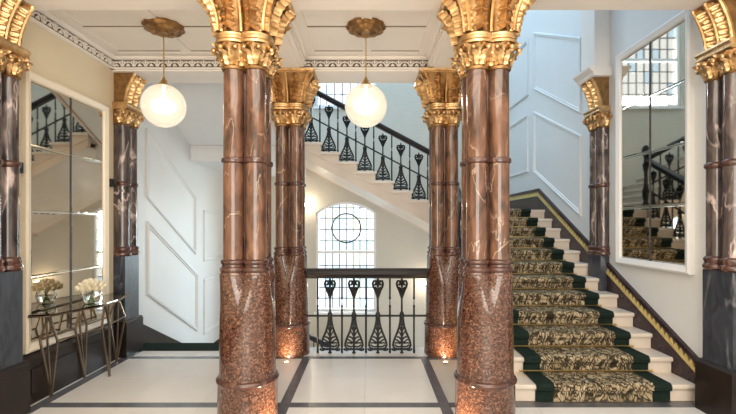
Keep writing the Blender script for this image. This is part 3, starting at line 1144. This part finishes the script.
# ------------------------------------------------------------------ balustrades
def baluster_mesh(H=0.91):
    m = MB()
    k = H / .91

    def T(pts, r, n=5):
        m.tube([(x, 0, z * k) for x, z in pts], r, n)
    for s in (-1, 1):
        pear = [(s * .014, .43), (s * .020, .37), (s * .032, .31), (s * .052, .25), (s * .078, .19), (s * .098, .135), (s * .105, .095), (s * .092, .06), (s * .05, .045), (0, .045)]
        T(pear, .0135, 6)
        T([(0, .05), (s * .05, .05), (s * .085, .035), (s * .105, .038), (s * .122, .055)], .013)
        # tracery: fan of scrolled leaves
        T([(0, .085), (s * .03, .075), (s * .062, .08), (s * .085, .10)], .0105)
        T([(s * .02, .115), (s * .055, .125), (s * .085, .12)], .0095)
        T([(0, .13), (s * .03, .135), (s * .055, .155), (s * .075, .165), (s * .09, .155)], .0095)
        T([(0, .15), (s * .025, .185), (s * .045, .195), (s * .06, .19)], .0105)
        T([(0, .19), (s * .02, .235), (s * .035, .255), (s * .05, .25)], .009)
        T([(0, .24), (s * .014, .285), (s * .024, .31)], .009)
        # head: open fan with two scrolls
        T([(0, .66), (s * .014, .70), (s * .032, .75), (s * .052, .79), (s * .062, .83), (s * .050, .862), (s * .028, .862), (s * .018, .838), (s * .030, .815), (s * .042, .825)], .0145)
        T([(0, .72), (s * .014, .765), (s * .034, .79)], .012)
        T([(0, .79), (s * .010, .85), (0, .885)], .012)
    T([(0, 0), (0, .44)], .014, 6)
    m.lathe([(.012, .39 * k), (.026, .415 * k), (.036, .445 * k), (.026, .475 * k), (.013, .50 * k)], 10)
    m.lathe([(.013, .49 * k), (.011, .60 * k), (.012, .66 * k), (.020, .68 * k), (.012, .70 * k), (.009, .80 * k), (.010, H)], 8)
    m.lathe([(.022, 0), (.022, .012), (.010, .02)], 8)
    m.sphere((0, 0, .128 * k), .024, 8, 5)
    return m.mesh('baluster', 'iron', True)


def bar_mesh(H=0.91):
    k = H / .91
    m = MB()
    m.lathe([(.012, 0), (.014, .02), (.012, .05), (.012, .42 * k), (.017, .445 * k), (.012, .47 * k), (.011, .545 * k), (.015, .56 * k), (.006, .58 * k), (.005, .635 * k), (.015, .655 * k), (.011, .675 * k), (.011, H)], 8)
    return m.mesh('spindle', 'iron', True)


BAL, BAR = baluster_mesh(), bar_mesh()
BAL_S, BAR_S = baluster_mesh(.775), bar_mesh(.775)

cb = thing('iron_balustrade', 'level black iron balustrade between two marble columns in front of the arched window', 'balustrade', (0, 5.15, 0))
for x in (-.454, -.168, .118, .404):
    put('baluster', BAL, cb, (x, 0, 0))
for x in (-.6, -.311, -.024, .262, .55):
    put('spindle', BAR, cb, (x, 0, 0))
xa, xb = CXL + .2, CXR - .2
MB().prism([(-.03, .905), (.03, .905), (.035, .925), (.05, .94), (.052, .975), (.035, 1.005), (0, 1.015), (-.035, 1.005), (-.052, .975), (-.05, .94), (-.035, .925)], 'x', xa, xb).build('handrail', 'rail', cb, True)
MB().box(xa + .01, xb - .01, -.009, .009, .435, .458).build('middle_rail', 'iron', cb)
MB().box(xa + .01, xb - .01, -.02, .02, .893, .907).build('top_bar', 'iron', cb)

HP = [(-.034, -.075), (.034, -.075), (.038, -.055), (.052, -.04), (.054, -.008), (.036, .014), (0, .024), (-.036, .014), (-.054, -.008), (-.052, -.04), (-.038, -.055)]


def handrail(path, parent, axis):
    rings = []
    for (a, z) in path:
        rings.append([((w, a, z + h) if axis == 'y' else (a, w, z + h)) for w, h in HP])
    return MB().loft(rings).build('handrail', 'rail', parent, True)


def newel(parent, loc, H=1.05):
    MB().lathe([(.07, 0), (.07, .06), (.05, .09), (.035, .14), (.05, .22), (.055, .30), (.03, .42), (.026, .6), (.045, .70), (.05, .74), (.03, .78), (.03, .86), (.055, .90), (.06, .96), (.045, 1.02), (.02, H)], 16).build('newel_post', 'iron', parent, True, loc)


# along the open edge of the ascending stair (local frame y along the run)
sb = thing('iron_balustrade', 'black iron balustrade climbing the open edge of the carpeted stair', 'balustrade', (SX0 + .045, 0, 0))
for i in range(6, NS - 1):
    y = Y0 + RUN * i
    put('baluster', BAL_S, sb, (0, y + .19, RISE * (i + 1)), pi / 2)
    put('spindle', BAR_S, sb, (0, y + .05, RISE * (i + 1)))
ya, yb = 5.42, YL1 + .02
handrail([(ya, nose(ya) + .80), (yb, nose(yb) + .80)], sb, 'y')
m = MB()
m.prism([(ya, nose(ya) + .30), (yb, nose(yb) + .30), (yb, nose(yb) + .325), (ya, nose(ya) + .325)], 'x', -.008, .008)
m.build('middle_rail', 'iron', sb)
newel(sb, (0, YL1 + .08, LAND1))

# second flight rising leftwards above the window
R2, XN0 = .155, 1.015
N2 = 9
YS2 = YL1 + .02      # front of the string
f2 = thing('stair_flight', 'pale stair flight crossing the stairwell above the lower arched window', 'staircase')
s2 = MB()
s2.box(-RUN - .03, -.025, 0.03, YB - YS2 - .001, -R2, -.04)
s2.prism([(-.006, -.04), (.003, -.03), (.003, -.010), (-.008, 0), (-RUN - .03, 0), (-RUN - .03, -.04)], 'y', -.025, YB - YS2 - .001)
s2 = s2.mesh('step', 'step')
for j in range(N2 - 1):
    put('step', s2, f2, (XN0 - RUN * j, YS2, LAND1 + R2 * (j + 1)))
SL2 = R2 / RUN


def nose2(x):
    return LAND1 + R2 + (XN0 - x) * SL2


xe = XN0 - RUN * (N2 - 1)
poly = [(XN0 + .34, nose2(XN0 + .34) - .40), (XN0 + .34, LAND1 - .041), (XN0 - .02, LAND1 - .041)]
for j in range(N2 - 1):
    poly += [(XN0 - RUN * j - .025, LAND1 + R2 * (j + 1) - .041), (XN0 - RUN * (j + 1) - .025, LAND1 + R2 * (j + 1) - .041)]
poly += [(xe - .025, nose2(xe) - .40)]
MB().prism(poly, 'y', YS2, YS2 + .06).build('string', 'string', f2)
MB().prism([(XN0 + .34, nose2(XN0 + .34) - .40), (xe - .03, nose2(xe) - .40), (xe - .03, nose2(xe) - .36), (XN0 + .34, nose2(XN0 + .34) - .36)], 'y', YS2 - .03, YS2).build('string_moulding', 'string', f2)
MB().prism([(XN0 + .34, nose2(XN0 + .34) - .24), (xe - .03, nose2(xe) - .24), (xe - .03, nose2(xe) - .215), (XN0 + .34, nose2(XN0 + .34) - .215)], 'y', YS2 - .015, YS2).build('string_moulding', 'string', f2)
MB().prism([(XN0 + .34, nose2(XN0 + .34) - .40), (xe - .03, nose2(xe) - .40), (xe - .03, nose2(xe) - .37), (XN0 + .34, nose2(XN0 + .34) - .37)], 'y', YS2 + .06, YB - .001).build('soffit', 'string', f2)
MB().prism([(XN0 + .34, nose2(XN0 + .34) - .43), (xe - .03, nose2(xe) - .43), (xe - .03, nose2(xe) - .40), (XN0 + .34, nose2(XN0 + .34) - .40)], 'y', YB - .06, YB - .001).build('soffit_moulding', 'string', f2)
# upper landing and its edge beam
LAND2 = LAND1 + R2 * N2
YL2 = 7.16           # front edge of the upper landing
MB().box(WL + .001, xe - .025, YL2, YB - .001, LAND2 - .58, LAND2).build('upper_landing', 'white', f2)
for z, d in ((LAND2 - .58, .02), (LAND2 - .42, .015), (LAND2 - .36, .025)):
    MB().box(WL + .001, xe - .025, YL2 - d, YL2, z, z + .03).build('landing_moulding', 'white', f2)

f3 = thing('stair_flight', 'upper stair flight with sloping white soffit rising from the upper landing', 'staircase')
pts = [(YL2 - .03, LAND2 - .32), (YL2 - .03, LAND2)]
yy, zz_ = YL2 - .03, LAND2
for k in range(6):
    pts += [(yy, zz_ + .15), (yy - .29, zz_ + .15)]
    yy -= .29
    zz_ += .15
pts += [(yy, zz_ - .32)]
MB().prism(pts, 'x', WL + .001, -1.48).build('flight_body', 'white', f3)
MB().prism([(YL2 - .031, LAND2 - .35), (YL2 - .031, LAND2 + .10), (yy, zz_ + .10), (yy, zz_ - .35)], 'x', -1.48, -1.43).build('string', 'string', f3)

b2_ = thing('iron_balustrade', 'black iron balustrade on the stair flight crossing above the arched window', 'balustrade', (0, YS2 + .05, 0))
for j in range(N2 - 1):
    x = XN0 - RUN * j
    put('baluster', BAL_S, b2_, (x - .19, 0, LAND1 + R2 * (j + 1)))
    put('spindle', BAR_S, b2_, (x - .045, 0, LAND1 + R2 * (j + 1)))
xr, xl = XN0 + .14, xe - .05
handrail([(xr, nose2(xr) + .80), (xl, nose2(xl) + .80)], b2_, 'x')
MB().prism([(xr, nose2(xr) + .31), (xl, nose2(xl) + .31), (xl, nose2(xl) + .335), (xr, nose2(xr) + .335)], 'y', -.008, .008).build('middle_rail', 'iron', b2_)

# ------------------------------------------------------------------ descending stair on the left
R3, N3, Y3 = .14, 8, 5.54
LAND0 = -R3 * N3
f0 = thing('stair_flight', 'descending stair flight with green carpeted top edge beside the white panelled wall', 'staircase')
XD1 = -1.12
s0 = MB().box(WL + .04, XD1, 0, RUN + .03, -R3, 0).mesh('step', 'step')
MB().box(WL + .001, XD1, 5.24, Y3, -.14, -.008).build('top_step', 'step', f0)
for k in range(1, N3):
    put('step', s0, f0, (0, Y3 + RUN * (k - 1), -R3 * k))
yl0 = Y3 + RUN * (N3 - 1)
MB().box(WL + .001, XD1, yl0, YB - .001, LAND0 - .2, LAND0).build('landing', 'step', f0)
g0 = thing('carpet_runner', 'dark green carpet edge at the head of the descending stair', 'carpet')
m = MB().box(-2.86, -1.15, 5.245, Y3 + .01, -.008, .012)
for k in range(1, N3):
    m.box(-2.6, -1.4, Y3 + RUN * (k - 1) + .01, Y3 + RUN * k + .012, -R3 * k, -R3 * k + .012)
    m.box(-2.6, -1.4, Y3 + RUN * (k - 1) - .001, Y3 + RUN * (k - 1) + .011, -R3 * k, -R3 * (k - 1) + .012)
m.build('carpet_field', 'green', g0)
sk0 = struct(put('baseboard_stair', None))


def nose0(y):
    return -(y - Y3) * R3 / RUN


MB().prism([(5.42, -.3), (Y3, -.5), (yl0, LAND0 - .1), (YB, LAND0), (YB, LAND0 + .40), (yl0, LAND0 + .40), (5.42, nose0(5.42) + .27)], 'x', WL, WL + .035).build('board', 'wood', sk0)
# lowest flight going down to the right under the window
fl = thing('stair_flight', 'lowest stair flight dropping to the right behind the level balustrade', 'staircase')
sl = MB().box(-.0, RUN + .03, 0, YB - yl0 - .001, -R3, 0).mesh('step', 'step')
XF = -1.10
for k in range(1, 9):
    put('step', sl, fl, (XF + RUN * (k - 1), yl0, LAND0 - R3 * k))
lb = thing('iron_balustrade', 'black iron handrail of the lowest flight seen behind the level balustrade', 'balustrade', (0, yl0 - .1 + .15, 0))
handrail([(XF - .1, LAND0 + .78), (XF + RUN * 8, LAND0 + .78 - R3 * 8 - .05)], lb, 'x')
for k in range(1, 9):
    put('spindle', BAR_S, lb, (XF + RUN * (k - 1) + .14, 0, LAND0 - R3 * k))

# ------------------------------------------------------------------ console table
TBX = WL + .005
ct = thing('console_table', 'slim console table with smoked glass top and angular bronze legs', 'table', (-2.76, 4.28, 0))
TZ = .765
outl = [(-2.885, 3.66), (-2.72, 3.69), (-2.57, 4.12), (-2.57, 4.42), (-2.69, 4.84), (-2.885, 4.90)]
lo = [(x + 2.76, y - 4.28) for x, y in outl]
MB().prism(lo, 'z', TZ - .013, TZ).build('glass_top', 'smoke', ct)
m = MB()
for i in range(6):
    a, b = lo[i], lo[(i + 1) % 6]
    m.tube([(a[0], a[1], TZ - .018), (b[0], b[1], TZ - .018)], .008, 4)
m.build('top_frame', 'bronze', ct)
legs = [((-2.815, 3.83), (-2.80, 3.78)), ((-2.615, 4.36), (-2.62, 4.30)), ((-2.80, 4.80), (-2.77, 4.76)), ((-2.84, 4.32), (-2.85, 4.28))]
nodes = []
cc = Vector((-2.74, 4.28))
for (fx, fy), (tx, ty) in legs:
    d = Vector((tx, ty)) - cc
    d.normalize()
    tan = Vector((-d.y, d.x))
    f = Vector((fx + 2.76, fy - 4.28, 0))
    tp = Vector((tx + 2.76, ty - 4.28, TZ - .02))
    mid = Vector((tx + 2.76, ty - 4.28, .52))
    n1 = mid + Vector((tan.x, tan.y, 0)) * .085
    n2 = mid - Vector((tan.x, tan.y, 0)) * .085
    m = MB()
    for q in (n1, n2):
        m.tube([f, q], .011, 4)
        m.tube([q, tp], .011, 4)
    m.tube([f, tp + Vector((d.x, d.y, 0)) * .03], .009, 4)
    m.box(f.x - .012, f.x + .012, f.y - .012, f.y + .012, 0, .006)
    m.build('leg', 'bronze', ct)
    nodes.append((n1, n2))
for i in range(4):
    best = min(((a - b).length, a, b) for a in nodes[i] for b in nodes[(i + 1) % 4])
    m = MB().tube([best[1], best[2]], .009, 4)
    m.build('stretcher', 'bronze', ct)

# glass bowl vase with flowers
VX, VY = -2.71, 4.22
vs_ = thing('bowl_vase', 'round clear glass bowl vase standing on the console table', 'vase', (VX, VY, TZ))
out = [(.035, 0), (.055, .004), (.080, .035), (.088, .075), (.078, .115), (.058, .142), (.054, .150), (.050, .150), (.054, .140), (.074, .113), (.083, .075), (.075, .037), (.050, .009), (.001, .008)]
MB().lathe(out, 28, cap1=False).build('glass_bowl', 'glass', vs_, True)
MB().lathe([(.048, .011), (.073, .038), (.0805, .070), (.0805, .078), (.001, .079)], 24).build('water', 'water', vs_, True)
bq = thing('flower_bouquet', 'mound of cream roses with green leaves in the glass bowl vase', 'flowers', (VX, VY, TZ + .02))
rose = MB()
for layer, (r, h, n) in enumerate(((.010, .030, 3), (.018, .030, 5), (.027, .026, 6))):
    for k in range(n):
        a = 2 * pi * k / n + layer
        half = 2 * pi / n * .62
        g = []
        for i in range(4):
            u = i / 3
            rr = r * (.35 + .75 * sin(u * pi * .6))
            g.append([(rr * cos(a + half * (j - 2) / 2) * 1.0, rr * sin(a + half * (j - 2) / 2), h * u - .010 * layer + (.004 if j in (1, 2, 3) else 0) * u) for j in range(5)])
        for i in range(3):
            rose.loft([g[i], g[i + 1]], False, False, False)
rose.sphere((0, 0, .008), .016, 8, 5)
rose = rose.mesh('rose', 'petal', True, 60)
lf = leaf_mesh('foliage_leaf', .07, .022, lambda u: (.5 * u, .6 * u - .3 * u * u), 2, 'leafg', 6, 2, .002)
rnd = random.Random(5)
k = 0
for ringr, cnt, zh in ((0, 1, .19), (.045, 6, .178), (.085, 9, .158), (.108, 12, .13)):
    for i in range(cnt):
        a = 2 * pi * i / cnt + ringr * 9
        tilt = ringr * 6.5
        o = put('rose', rose, bq, (ringr * cos(a), ringr * sin(a), zh + rnd.uniform(-.006, .006)), rot=(0, 0, 0))
        o.rotation_euler = (Matrix.Rotation(a, 3, 'Z') @ Matrix.Rotation(tilt, 3, 'Y')).to_euler()
for i in range(10):
    a = 2 * pi * i / 10 + .2
    put('foliage_leaf', lf, bq, (.05 * cos(a), .05 * sin(a), .112), a - pi / 2)
for i in range(9):
    a = 2 * pi * i / 9
    MB().tube([(.025 * cos(a + 2.5), .025 * sin(a + 2.5), 0.0), (.012 * cos(a), .012 * sin(a), .08), (.04 * cos(a), .04 * sin(a), .15)], .0035, 5).build('stem', 'leafg', bq)


# ------------------------------------------------------------------ pendant globes
def pendant(label, x, y):
    t = thing('pendant_lamp', label, 'lamp', (x, y, CEIL), 0, 'globe pendant lamps')
    # ceiling rose with petalled outline
    rings = []
    for r, z, pet in ((.012, -.075, 0), (.045, -.070, 0), (.055, -.055, .0), (.08, -.048, .05), (.095, -.062, .08), (.12, -.058, .08), (.14, -.040, .06), (.165, -.046, .08), (.185, -.030, .08), (.190, -.015, .06), (.185, -.001, .05)):
        rings.append([((r * (1 + .5 * pet * cos(12 * a))) * cos(a), (r * (1 + .5 * pet * cos(12 * a))) * sin(a), z) for a in [2 * pi * i / 64 for i in range(64)]])
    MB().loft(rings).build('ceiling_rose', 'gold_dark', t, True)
    GZ = 2.69 - CEIL
    R = .205
    MB().tube([(0, 0, -.07), (0, 0, GZ + R + .03)], .006, 8).build('rod', 'brass', t, True)
    MB().lathe([(.012, GZ + R + .075), (.018, GZ + R + .05), (.030, GZ + R + .04), (.034, GZ + R + .02), (.062, GZ + R - .004), (.066, GZ + R - .016), (.05, GZ + R - .018)], 20).build('gallery_cap', 'brass', t, True)
    pr = []
    for k in range(1, 48):
        a = pi * k / 48
        rr = R * (1 + (.010 if k % 2 else -.004))
        pr.append((rr * sin(a), GZ - rr * cos(a)))
    MB().lathe(pr, 40, cap1=False).build('glass_globe', 'globe', t, True)
    MB().lathe([(.03, GZ - .075), (.085, GZ - .06), (.115, GZ - .02), (.115, GZ + .02), (.08, GZ + .05), (.03, GZ + .07), (.015, GZ + .10), (.015, GZ + .19)], 20).build('bulb', 'bulb', t, True)
    l = bpy.data.lights.new('globe_light', 'POINT')
    l.energy = 20
    l.color = (1.0, .84, .62)
    l.shadow_soft_size = .10
    lo_ = bpy.data.objects.new('globe_light', l)
    COL.objects.link(lo_)
    lo_.parent = t
    lo_.location = (0, 0, GZ)
    return t


pendant('glass globe pendant on brass rod hanging in the bay beside the wall mirror', -1.99, 4.20)
pendant('glass globe pendant on brass rod hanging in the bay between the four columns', -.02, 4.20)


# recessed uplights in the floor at the column feet
def uplight(x, y, tx, ty, energy, lab):
    t = thing('floor_uplight', lab, 'floor light', (x, y, 0), 0, 'floor uplights at the column feet')
    MB().lathe([(.036, .0005), (.036, .004), (.026, .004), (.025, .001)], 20).build('trim_ring', 'brass', t, True)
    MB().lathe([(.024, .0008), (.024, .0022)], 16).build('lens', 'bulb', t)
    l = bpy.data.lights.new('uplight_beam', 'SPOT')
    l.energy = energy
    l.color = (1.0, .74, .44)
    l.spot_size = radians(150)
    l.spot_blend = .8
    l.shadow_soft_size = .02
    o = bpy.data.objects.new('uplight_beam', l)
    COL.objects.link(o)
    o.parent = t
    o.location = (0, 0, .012)
    d = Vector((tx - x, ty - y, .30))
    o.rotation_euler = d.to_track_quat('-Z', 'Y').to_euler()


uplight(CXL + .02, D2 - .36, CXL, D2 - .2, 14, 'small floor uplight before the column next to the descending stair')
uplight(CXR - .04, D2 - .36, CXR, D2 - .2, 14, 'small floor uplight before the column next to the ascending stair')
uplight(CXL + .30, D1 - .20, CXL + .1, D1 - .1, 16, 'small floor uplight beside the free-standing column on the console side')
uplight(CXR - .30, D1 - .20, CXR - .1, D1 - .1, 16, 'small floor uplight beside the free-standing column at the stair foot')


# wall sconces on the back wall
def sconce(x, z, lab):
    t = thing('wall_sconce', lab, 'wall lamp', (x, YB, z), 0, 'wall sconces on the back wall')
    m = MB()
    m.tube([(0, -.001, -.05), (0, -.06, -.06), (0, -.09, -.045)], .008, 6)
    m.box(-.03, .03, -.014, -.001, -.09, .0)
    m.build('bracket', 'brass', t)
    MB().sphere((0, -.09, 0), .05, 14, 8).build('glass_shade', 'bulb', t, True)
    l = bpy.data.lights.new('sconce_light', 'POINT')
    l.energy = 7
    l.color = (1, .85, .65)
    l.shadow_soft_size = .06
    o = bpy.data.objects.new('sconce_light', l)
    COL.objects.link(o)
    o.parent = t
    o.location = (0, -.17, 0)


sconce(-1.33, 1.97, 'small glowing wall sconce beside the arch of the lower window')
sconce(1.24, .27, 'small glowing wall sconce low on the wall under the crossing stair')

# small black boxes beside the mirror at ring height
for y, lab in ((3.60, 'small black box on the wall beside the mirror, at the pilaster farther from the stairs'), (4.905, 'small black box on the wall beside the mirror, at the pilaster by the stairs')):
    t = thing('wall_box', lab, 'box', (WL, y, 2.01))
    MB().box(.0, .05, -.028, .028, -.045, .045).build('body', 'black', t)
    MB().box(.05, .056, -.018, .018, -.030, .030).build('cover', 'iron', t)
